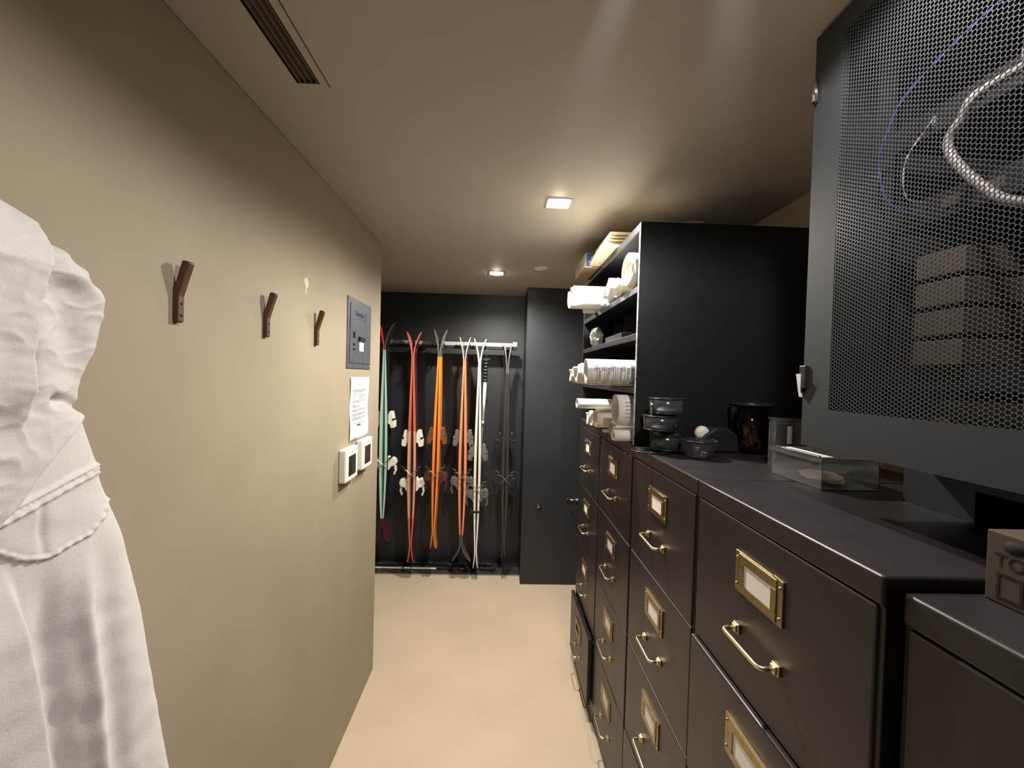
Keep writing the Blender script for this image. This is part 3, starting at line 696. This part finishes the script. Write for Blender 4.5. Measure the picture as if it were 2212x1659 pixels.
# toner carton
t = thing('toner_carton', (.62, .30, 1.3072), 'brown toner carton with dark printing under the mesh cabinet at the right edge', 'carton')
tx, ty0, ty1, tz0, tz1 = .544, .14, .452, 1.3073, 1.384
MB().box(tx, .76, ty0, ty1, tz0, tz1).build('carton', 'tonercard_shaded', t, bevel=.0015)
FT = lambda y, z: frame((tx - .0004, y, z), (0, -1, 0), (0, 0, 1))
text_mesh('lettering', 'TONER', .020, FT(.444, tz0 + .041), 'inktoner', t)
MB().lathe([(0, -.0006), (.0095, -.0006), (.0095, 0)], (tx, .4265, tz0 + .064), 'X', 28, sx=1.0, sy=.75).build('oval_mark', 'inktoner', t)
mb = MB()
for (a0, a1, b0, b1) in ((.0, .024, .0, .003), (0, .024, .025, .028), (0, .003, .003, .025), (.021, .024, .003, .025)): mb.box(tx - .0005, tx, .441 - a1, .441 - a0, tz0 + .006 + b0, tz0 + .006 + b1)
mb.build('square_mark', 'inktoner', t)

# ------------------------------------------------------------------ mesh-door equipment rack
RX, RY0, RY1, RZ0, RZ1 = .575, .19, .789, 1.424, 2.183
t = thing('equipment_rack', (.80, .49, TZ), 'black equipment cabinet with a perforated mesh door standing on the filing cabinets', 'equipment cabinet')
b = MB(); w_ = .003; bx0 = RX + .014
b.box(bx0, 1.028, RY1 - .004 - w_, RY1 - .004, RZ0 + .006, RZ1 - .004); b.box(bx0, 1.028, RY0 + .004, RY0 + .004 + w_, RZ0 + .006, RZ1 - .004)
b.box(bx0, 1.028, RY0 + .007, RY1 - .007, RZ1 - .007, RZ1 - .004); b.box(bx0, 1.028, RY0 + .007, RY1 - .007, RZ0 + .006, RZ0 + .009)
b.box(1.025, 1.028, RY0 + .007, RY1 - .007, RZ0 + .009, RZ1 - .007)
b.build('shell', 'rack', t)
pl = MB(); px_ = .778
pl.box(px_, 1.02, .665, .788, TZ + .0002, RZ0 + .006); pl.box(px_, px_ + .004, .20, .665, TZ + .050, RZ0 + .006); pl.box(px_, 1.02, .196, .20, TZ + .0002, RZ0 + .006); pl.box(1.0, 1.02, .20, .665, TZ + .0002, RZ0 + .006)
M['plinth'] = mat('matt_black_plinth', (.008, .008, .009), .6)
pl.build('plinth', 'plinth', t)
bd = .0645
dz0, dz1, dy0, dy1 = 1.4935, 2.144, RY0 + bd, RY1 - bd + .0005
d = MB()
d.box(RX, RX + .013, RY0, dy0, RZ0, RZ1); d.box(RX, RX + .013, dy1, RY1, RZ0, RZ1); d.box(RX, RX + .013, dy0, dy1, RZ0, dz0); d.box(RX, RX + .013, dy0, dy1, dz1, RZ1)
door = d.build('door_frame', 'rack', t)
# perforated sheet: hexagonal cells each with a round hole
def perforated():
    P = .0063; rows = int((dz1 - dz0)/P) + 2; cols = int((dy1 - dy0)/(P*math.sqrt(3)/2)) + 2
    R = P/math.sqrt(3); r = P*.452; n = 6
    vs = []; fs = []
    hexo = [(R*math.cos(PI/3*k), R*math.sin(PI/3*k)) for k in range(6)]
    cir = [(r*math.cos(PI/6*k), r*math.sin(PI/6*k)) for k in range(12)]
    x0, x1 = RX + .0003, RX + .0014
    for c_ in range(cols):
        y = dy1 - c_*P*math.sqrt(3)/2
        for k in range(rows):
            z = dz0 + k*P + (P/2 if c_ % 2 else 0)
            if y < dy0 - R*.5 or z > dz1 + P*.5: continue
            b0 = len(vs)
            vs += [(x0, y + a, z + b) for a, b in hexo]; vs += [(x0, y + a, z + b) for a, b in cir]; vs += [(x1, y + a, z + b) for a, b in cir]
            for q in range(6):
                i0, i1, i2 = 2*q, (2*q + 1) % 12, (2*q + 2) % 12
                fs.append((b0 + q, b0 + 6 + i0, b0 + 6 + i1)); fs.append((b0 + q, b0 + 6 + i1, b0 + (q + 1) % 6)); fs.append((b0 + (q + 1) % 6, b0 + 6 + i1, b0 + 6 + i2))
            for q in range(12): fs.append((b0 + 6 + q, b0 + 18 + q, b0 + 18 + (q + 1) % 12, b0 + 6 + (q + 1) % 12))
    me = bpy.data.meshes.new('perforated_sheet'); base = Vector(t.location)
    A = np.array(vs) - np.array(base)
    me.from_pydata(A.tolist(), [], fs); me.materials.append(M['mesh']); me.update()
    o = bpy.data.objects.new('perforated_sheet', me); C.objects.link(o); o.parent = door
perforated()
MB().tube([(RX - .006, RY1 - .010, 2.060), (RX - .006, RY1 - .010, 2.100)], .0045, 16).build('door_latch', 'chrome', t)
MB().box(RX - .005, RX + .004, RY1 - .006, RY1 + .003, 2.064, 2.084).build('latch_base', 'steel', t, bevel=.001)
MB().box(RX - .006, RX + .010, RY1 - .012, RY1 + .004, 1.530, 1.573).box(RX - .006, RX + .010, RY1 - .004, RY1 + .008, 1.524, 1.537).build('hinge', 'blackplastic', t, bevel=.0015)
for y in (.235, .735): MB().box(.655, .675, y - .008, y + .008, RZ0 + .0095, RZ1 - .0075).build('mounting_rail', 'rack', t)

def unit(name, label, z0, h, y0=.244, y1=.726, x=.676, m='blackplastic', cat='rack device', group=None, knobs=6):
    q = thing(name, (x + .12, (y0 + y1)/2, z0), label, cat, group)
    MB().box(x, x + .26, y0, y1, z0, z0 + h - .002).build('case', m, q, bevel=.0015)
    for i in range(knobs):
        y = y0 + (y1 - y0)*(i + .7)/(knobs + .4); MB().box(x - .003, x, y - .012, y + .012, z0 + h*.3, z0 + h*.65).build('port', 'steel', q)
unit('network_switch', 'black switch behind the mesh door, uppermost device', 1.94, .044, group='devices behind the mesh door')
unit('network_switch', 'black device behind the mesh door, just below the cable loop', 1.80, .044, group='devices behind the mesh door', knobs=8)
unit('amplifier', 'tall black device lowest behind the mesh door', 1.435, .088, group='devices behind the mesh door', knobs=3)
gl = ['top', 'second', 'third', 'lowest']
MB()
for k in range(4):
    z0 = 1.572 + (3 - k)*.045
    tag(MB().box(.66, .80, .592, .664, z0, z0 + .038).build('beige_module', 'beigebox', loc=(.73, .628, z0), bevel=.002), 'beige module behind the mesh door, %s of the stack of four' % gl[k], 'module', 'beige modules behind the mesh door')
tag(MB().box(.672, .92, .245, .725, 1.5345, 1.5695).build('rack_shelf', 'rack', loc=(.80, .49, 1.5345)), 'black shelf carrying the beige modules behind the mesh door', 'shelf')
def spline(pts, n=8):
    P = [Vector(p) for p in pts]; P = [P[0]*2 - P[1]] + P + [P[-1]*2 - P[-2]]; out = []
    for i in range(1, len(P) - 2):
        for k in range(n):
            q = k/n; out.append(.5*((2*P[i]) + (-P[i - 1] + P[i + 1])*q + (2*P[i - 1] - 5*P[i] + 4*P[i + 1] - P[i + 2])*q*q + (-P[i - 1] + 3*P[i] - 3*P[i + 1] + P[i + 2])*q**3))
    out.append(P[-2]); return out
def cable(pts, r, m, label): tag(MB().tube(spline(pts), r, 8).build('cable', m, loc=pts[0]), label, 'cable', 'cables behind the mesh door')
cable([(.672, .38, 1.965), (.64, .40, 2.01), (.625, .47, 2.035), (.625, .52, 2.035), (.625, .594, 2.020), (.625, .662, 1.992), (.625, .688, 1.953), (.628, .704, 1.915), (.64, .70, 1.85), (.672, .69, 1.825)], .0016, 'bluecable', 'thin blue cable looping down the left behind the mesh door')
cable([(.672, .53, 1.96), (.622, .552, 1.928), (.62, .568, 1.905), (.62, .584, 1.886), (.62, .577, 1.857), (.62, .54, 1.803), (.62, .494, 1.763), (.63, .38, 1.73), (.672, .30, 1.82)], .0062, 'greycable', 'thick grey cable sagging towards the right behind the mesh door')
cable([(.672, .66, 1.96), (.64, .668, 1.90), (.64, .665, 1.84), (.672, .66, 1.83)], .0012, 'greycable', 'thin pale cable hanging short behind the mesh door')
cable([(.672, .45, 1.955), (.62, .44, 1.99), (.62, .50, 1.95), (.62, .47, 1.90), (.672, .42, 1.83)], .0022, 'greycable', 'grey looped cable higher right behind the mesh door')

# white slip tucked behind the rack's hinge
tag(MB().prism([(.560, 1.557), (.602, 1.560), (.602, 1.512), (.567, 1.514)], .7875, .7883).build('paper_slip', 'paper', loc=(.58, .788, 1.512)), 'small white paper slip tucked behind the hinge of the mesh cabinet', 'paper')

# ------------------------------------------------------------------ ski rack on the back wall
t = thing('ski_rack', (-.7, YS, 1.76), 'pale metal ski rail with black pegs on the charcoal back wall', 'ski rack')
RYF = 3.275
M['railm'] = mat('brushed_aluminium', (.30, .30, .31), .45, .25)
MB().box(-1.6, .120, RYF, RYF + .004, 1.762, 1.790).box(-1.6, .120, RYF + .004, RYF + .05, 1.786, 1.790).build('rail', 'railm', t, bevel=.001)
MB().box(-1.6, .128, RYF - .001, RYF + .05, 1.740, 1.763).build('lower_rail', 'blackplastic', t, bevel=.002)
MB().box(.096, .126, RYF - .006, RYF - .0005, 1.765, 1.800).build('end_bracket', 'white', t, bevel=.001)
for x in (-1.3, -.62, .05): MB().box(x - .02, x + .02, RYF + .05, YS, 1.742, 1.788).build('wall_bracket', 'blackplastic', t)
pairs_x = [-.845, -.640, -.448, -.262, -.148, .055]
for x in pairs_x + [-1.05, -1.25]:
    for s_ in (-1, 1):
        mb = MB(); mb.tube([(x + s_*.036, RYF, 1.752), (x + s_*.037, RYF - .13, 1.748), (x + s_*.039, RYF - .14, 1.758)], .0045, 8); mb.build('peg', 'rubber', t)
for x in (-.79, -.765, -.745, -.215, -.20):
    mb = MB(); mb.tube([(x, RYF, 1.75), (x - .006, RYF - .03, 1.742), (x - .009, RYF - .035, 1.765)], .004, 8); mb.build('small_hook', 'rubber', t)

cols = {'mint': (.46, .72, .60), 'redtip': (.75, .05, .06), 'skiblack': (.012, .012, .014), 'coral': (.62, .14, .09), 'rosewood': (.075, .014, .022), 'peach': (.72, .36, .24), 'orange': (.85, .24, .03), 'brightorange': (.90, .30, .03),
        'greytip': (.10, .095, .09), 'salmon': (.82, .27, .12), 'bone': (.78, .74, .62), 'whiteski': (.80, .80, .78), 'charski': (.035, .033, .032), 'tauptip': (.25, .22, .19), 'greenwhite': (.55, .62, .58)}
for k, c_ in cols.items(): M['s_' + k] = mat('ski_' + k, c_, .38, coat=.3)
M['bronze'] = mat('bronze_metal', (.55, .28, .12), .3, .9)
M['bindgrey'] = mat('grey_binding', (.13, .13, .125), .4, noise_amt=.3, noise_scale=80)
M['bindblack'] = mat('black_binding', (.02, .02, .021), .3, noise_amt=.4, noise_scale=80)
M['bindred'] = mat('dark_red_binding', (.10, .03, .02), .35)
M['bindwhite'] = mat('white_binding', (.80, .78, .68), .4)
M['brakemetal'] = mat('brake_steel', (.6, .6, .6), .25, 1)
def ski(name, label, side, xt, xb, zt, zb_, tipo, tailo, mid, mats, slot, bind, ztoe, zheel, zbrake, half=.048, brk=True, group=None, toe=None):
    """one ski standing on its tail end, its base turned to its partner; side -1 = left ski of the pair"""
    YSK = 3.195; N = 96
    zc_top = zt - .185; zc_bot = zb_ + .16
    def off(z):
        if z > zc_top: u = (z - zc_top)/(zt - zc_top); return .0012 + tipo*u**1.7
        if z < zc_bot: u = (zc_bot - z)/(zc_bot - zb_); return .0012 + tailo*u**1.8
        u = (z - zc_bot)/(zc_top - zc_bot); return .0012 + mid*(u**.9*(1 - u)**1.7)/.2246
    def xc(z): return xb + (xt - xb)*(z - zb_)/(zt - zb_)
    t = thing(name, (xc(zb_) + side*off(zb_), YSK, zb_), label, 'ski', group)
    mb = MB(); secs = []
    for i in range(N + 1):
        z = zb_ + (zt - zb_)*i/N
        u = i/N
        thk = .0055 + .0125*math.sin(PI*min(1, max(0, u)))**1.3
        if u > .90: thk = .006 + .004*(1 - u)/.1
        wd = half*(1 - .12*math.sin(PI*u)) 
        if u > .93: wd *= math.sqrt(max(.02, 1 - ((u - .93)/.07)**2))
        if u < .03: wd *= math.sqrt(max(.10, 1 - ((.03 - u)/.03)**2))
        e = 1e-3; dx = (off(min(zt, z + e)) - off(max(zb_, z - e)))/(2*e)*side; L = math.hypot(dx, 1); nx, nz = side/L, -dx*side/L
        bx_ = xc(z) + side*off(z)
        secs.append((bx_, z, nx, nz, thk, wd))
    vs = []
    for (bx_, z, nx, nz, thk, wd) in secs:
        vs += [(bx_, YSK - wd, z), (bx_ + nx*thk, YSK - wd, z + nz*thk), (bx_ + nx*thk, YSK + wd, z + nz*thk), (bx_, YSK + wd, z)]
    for i in range(N):
        a = 4*i; z = secs[i][1]; s0, s1 = slot(z)
        mb.add([vs[a], vs[a + 1], vs[a + 5], vs[a + 4]], [(0, 1, 2, 3)], s0)
        mb.add([vs[a + 2], vs[a + 3], vs[a + 7], vs[a + 6]], [(0, 1, 2, 3)], s0)
        mb.add([vs[a + 1], vs[a + 2], vs[a + 6], vs[a + 5]], [(0, 1, 2, 3)], s1)
        mb.add([vs[a + 3], vs[a], vs[a + 4], vs[a + 7]], [(0, 1, 2, 3)], 0 if len(mats) < 2 else s0)
    mb.add(vs[:4], [(0, 1, 2, 3)], slot(zb_)[0]); mb.add(vs[-4:], [(0, 1, 2, 3)], slot(zt)[0])
    mb.build('ski_body', ['s_' + q for q in mats], t)
    X = lambda z, d: xc(z) + side*(off(z) + .019 + d)
    def plate(z0, pts, y=.026, m=bind, nm='toe_binding', bev=.004):
        return MB().prism([(X(z0, a), z0 + b) for a, b in pts], YSK - y, YSK + y).build(nm, m, t, bevel=bev, seg=2)
    tb = plate(ztoe, [(-.002, -.030), (.012, -.036), (.016, -.062), (.046, -.060), (.050, -.050), (.047, -.004), (.040, .014), (.030, .062), (.010, .064), (-.002, .04)], .030, m=toe or bind)
    MB().prism([(X(ztoe, .030), ztoe - .004), (X(ztoe, .047), ztoe - .002), (X(ztoe, .047), ztoe + .012), (X(ztoe, .030), ztoe + .010)], YSK - .034, YSK + .034).build('toe_wing', 'bindblack' if bind == 'bindwhite' else bind, tb, bevel=.002)
    hb = plate(zheel, [(-.002, -.06), (.010, -.05), (.022, -.028), (.052, -.022), (.062, .004), (.052, .034), (.030, .040), (.012, .030), (-.002, .05)], .028, nm='heel_binding')
    MB().prism([(X(zheel, .040), zheel - .022), (X(zheel, .056), zheel - .024), (X(zheel, .060), zheel - .060), (X(zheel, .046), zheel - .095), (X(zheel, .036), zheel - .085), (X(zheel, .046), zheel - .060)], YSK - .012, YSK + .012).build('heel_lever', bind, hb, bevel=.003)
    if brk:
        xin = xc(zbrake) - side*.042; off_ = .0035*side
        for y in (YSK - .060 - off_, YSK + .060 + off_):
            mb = MB(); mb.tube([(X(zbrake, .004), y, zbrake - .040), (xc(zbrake), y, zbrake - .006), (xin, y, zbrake + .030), (xin - side*.006, y, zbrake + .034)], .0026, 6)
            br = mb.build('brake_arm', 'brakemetal', t)
            MB().prism([(xin + side*.004, zbrake + .026), (xin - side*.028, zbrake + .044), (xin - side*.030, zbrake + .054), (xin, zbrake + .040)], y - .003, y + .003).build('brake_pad', 'bindblack', br, bevel=.001, seg=1)
            if y < YSK:
                mb = MB(); mb.prism([(xin - side*.002, zbrake + .038), (xin - side*.029, zbrake + .054), (xin - side*.028, zbrake + .058), (xin, zbrake + .043)], y - .0045, y + .0045)
                mb.prism([(xin + side*.002, zbrake + .016), (xin - side*.016, zbrake + .025), (xin - side*.016, zbrake + .029), (xin + side*.002, zbrake + .021)], y - .0045, y + .0045)
                mb.build('brake_tip', 'brakemetal', br)
    return t
const = lambda a, b=None: (lambda z: (a, b if b is not None else a))
SG = 'skis hanging in pairs on the back wall'
# pair 1: mint sidewalls
for sd in (-1, 1):
    mats = ['mint', 'redtip' if sd < 0 else 'greytip', 'rosewood', 'skiblack']  # grey edge on the right ski paints the highlight along its black tip
    ski('ski', ['left mint-edged ski with red tip beside the wall corner', 'right mint-edged ski with black tip beside the wall corner'][sd > 0], sd, -.850, -.838, 1.91, .275, .060, .040, .0125, mats,
        (lambda z: (1, 1) if z > 1.70 else ((2, 2) if z < .46 else (0, 3))) if sd < 0 else (lambda z: (1, 3) if z > 1.70 else ((2, 2) if z < .46 else (0, 3))), 'bindwhite', 1.19, .87, .87, group=SG, half=.056)
# pair 2: coral
for sd in (-1, 1):
    ski('ski', ['left coral-red ski of the pair with white bindings', 'right coral-red ski of the pair with white bindings'][sd > 0], sd, -.644, -.627, 1.848, .120, .050, .022, .015, ['coral', 'peach', 'rosewood'],
        lambda z: (1, 2) if .45 < z < 1.11 else (0, 2), 'bindwhite', 1.055, .715, .80, group=SG)
# pair 3: orange
for sd in (-1, 1):
    ski('ski', ['left bright orange ski of the pair with bronze bindings', 'right bright orange ski of the pair with bronze bindings'][sd > 0], sd, -.447, -.464, 1.872, .228, .045, .018, .008, ['orange', 'greytip', 'brightorange'],
        lambda z: (1, 1) if z > 1.655 + .02*0 else (0, 2), 'bindred', 1.08, .765, .80, group=SG, half=.055, toe='bronze')
# pair 4: salmon with grey ends
for sd in (-1, 1):
    ski('ski', ['left salmon-orange ski whose grey tail flares away, grey round bindings', 'right salmon-orange ski whose grey tail flares away, grey round bindings'][sd > 0], sd, -.264, -.254, 1.82, .134, .036, .066, .013, ['salmon', 'greytip', 'tauptip', 'coral'],
        lambda z: (2, 1) if z > 1.63 else ((1, 1) if z < .34 else (0, 3)), 'bindgrey', 1.065, .735, .79, group=SG)
# pair 5: bone white
for sd in (-1, 1):
    ski('ski', ['left bone-white ski standing lowest beside the white pole', 'right bone-white ski standing lowest beside the white pole'][sd > 0], sd, -.152, -.145, 1.81, .085, .040, .014, .008, ['bone', 'whiteski', 'greytip'],
        lambda z: (1, 1) if z > 1.6 or z < .5 else (0, 2), 'bindgrey', .96, .645, .70, group=SG)
# pair 6: black
for sd in (-1, 1):
    ski('ski', ['left black ski of the rightmost pair on the rack', 'right black ski of the rightmost pair on the rack'][sd > 0], sd, .055, .063, 1.775, .165, .022, .012, .007, ['charski', 'greytip'],
        lambda z: (1, 0) if z > 1.55 else (0, 0), 'bindblack', 1.05, .735, .78, group=SG)
# strap round the bone-white pair
mb = MB(); mb.box(-.175, -.121, 3.138, 3.142, .515, .530); mb.box(-.175, -.121, 3.248, 3.252, .515, .530); mb.box(-.177, -.173, 3.138, 3.252, .515, .530); mb.box(-.123, -.119, 3.138, 3.252, .515, .530); mb.box(-.195, -.17, 3.145, 3.20, .510, .535)
tag(mb.build('ski_strap', 'rubber', loc=(-.148, 3.19, .52)), 'black strap holding the bone-white skis together low down', 'strap')

# hanging ski pole beside the bone-white pair
t = thing('ski_pole', (-.105, 3.17, 1.60), 'white ski pole with ridged black grip hanging beside the bone-white skis', 'ski pole')
P0, P1 = Vector((-.104, 3.165, 1.655)), Vector((-.132, 3.165, .52))
at_ = lambda u: P0 + (P1 - P0)*u
mb = MB(); pts, rs = [], []
for i in range(33):
    u = i/32*.145; pts.append(at_(u)); rs.append(.0165 + .0045*math.sin(i*1.3))
mb.tube(pts, rs, 12); mb.box(P0.x - .02, P0.x + .030, 3.15, 3.18, P0.z - .004, P0.z + .008); mb.build('grip', 'rubber', t, bevel=.001)
MB().tube([at_(.145), at_(.40)], [.0125, .0095], 12).build('upper_shaft', 's_whiteski', t)
MB().tube([at_(.40), at_(.425)], .0088, 12).build('teal_band', 's_mint', t)
MB().tube([at_(.425), at_(1)], .005, 10).build('lower_shaft', 's_charski', t)
MB().tube([(P0.x, 3.165, P0.z), (P0.x - .004, 3.172, P0.z + .05), (P0.x + .002, 3.20, 1.753), (P0.x + .006, 3.18, P0.z + .05), (P0.x + .004, 3.165, P0.z)], .003, 6).build('wrist_strap', 'rubber', t)

# ski poles lying on the ledge
def floor_pole(label, y, x0, x1, x2, x3, m1, m2, z=.0135):
    t = thing('ski_pole', (x0, y, .006), label, 'ski pole', 'ski poles lying below the skis')
    MB().tube([(x0, y, z), (x1, y - .01, z)], .0072, 10).build('shaft', m1, t)
    MB().tube([(x1, y - .01, z), (x1 + .012, y - .01, z)], .0075, 12).build('clamp', 'rubber', t)
    MB().tube([(x1 + .012, y - .01, z), (x2, y - .015, z)], .0070, 10).build('lower_shaft', m2, t)
    mb = MB(); k = 14; mb.tube([(x2 + (x3 - x2)*i/k, y - .015 - .006*math.sin(i/k*3), z + .008) for i in range(k + 1)], [.011 + .003*math.sin(i*1.3) for i in range(k + 1)], 10)
    mb.tube([(x3 - .01, y - .015, z + .006), (x3 + .02, y - .035, z - .001), (x3 - .03, y - .045, z - .001), (x3 - .06, y - .02, z)], .003, 6)
    mb.build('grip', 'rubber', t)
floor_pole('ski pole with pale half shaft lying at the front of the dark ledge', 3.330, -1.5, -.455, -.115, .005, 's_bone', 's_charski')
floor_pole('all-black ski pole lying closer to the charcoal wall on the dark ledge', 3.405, -1.5, -.70, -.12, -.015, 's_charski', 's_skiblack')

# knobs on the column wall
t = thing('wall_peg', (.305, YCOL, .595), 'small round black recessed knob on the charcoal column face', 'wall peg')
x, z = .3115, .577
MB().lathe([(0, -.004), (.010, -.004), (.020, -.008), (.024, -.004), (.024, 0)], (x, YCOL, z), 'Y', 24).build('knob', 'blackplastic', t)
MB().lathe([(0, -.007), (.007, -.007), (.008, -.003)], (x, YCOL, z), 'Y', 16).build('hub', 'steel', t)
t = thing('coat_hook', (.57, YCOL, .645), 'small metal bar with round knob on the charcoal wall beside the far cabinet', 'hook')
zz = .645
MB().tube([(.525, YCOL - .035, zz), (.60, YCOL - .035, zz)], .004, 10).tube([(.585, YCOL, zz), (.585, YCOL - .035, zz)], .005, 10).build('bar', 'steel', t)
MB().lathe([(0, -.012), (.010, -.010), (.014, 0), (.010, .010), (0, .012)], (.523, YCOL - .035, zz), 'X', 18).build('knob', 'blackplastic', t)
MB().lathe([(0, -.003), (.014, -.003), (.014, .003), (0, .003)], (.592, YCOL - .035, zz), 'X', 18).build('flange', 'steel', t)
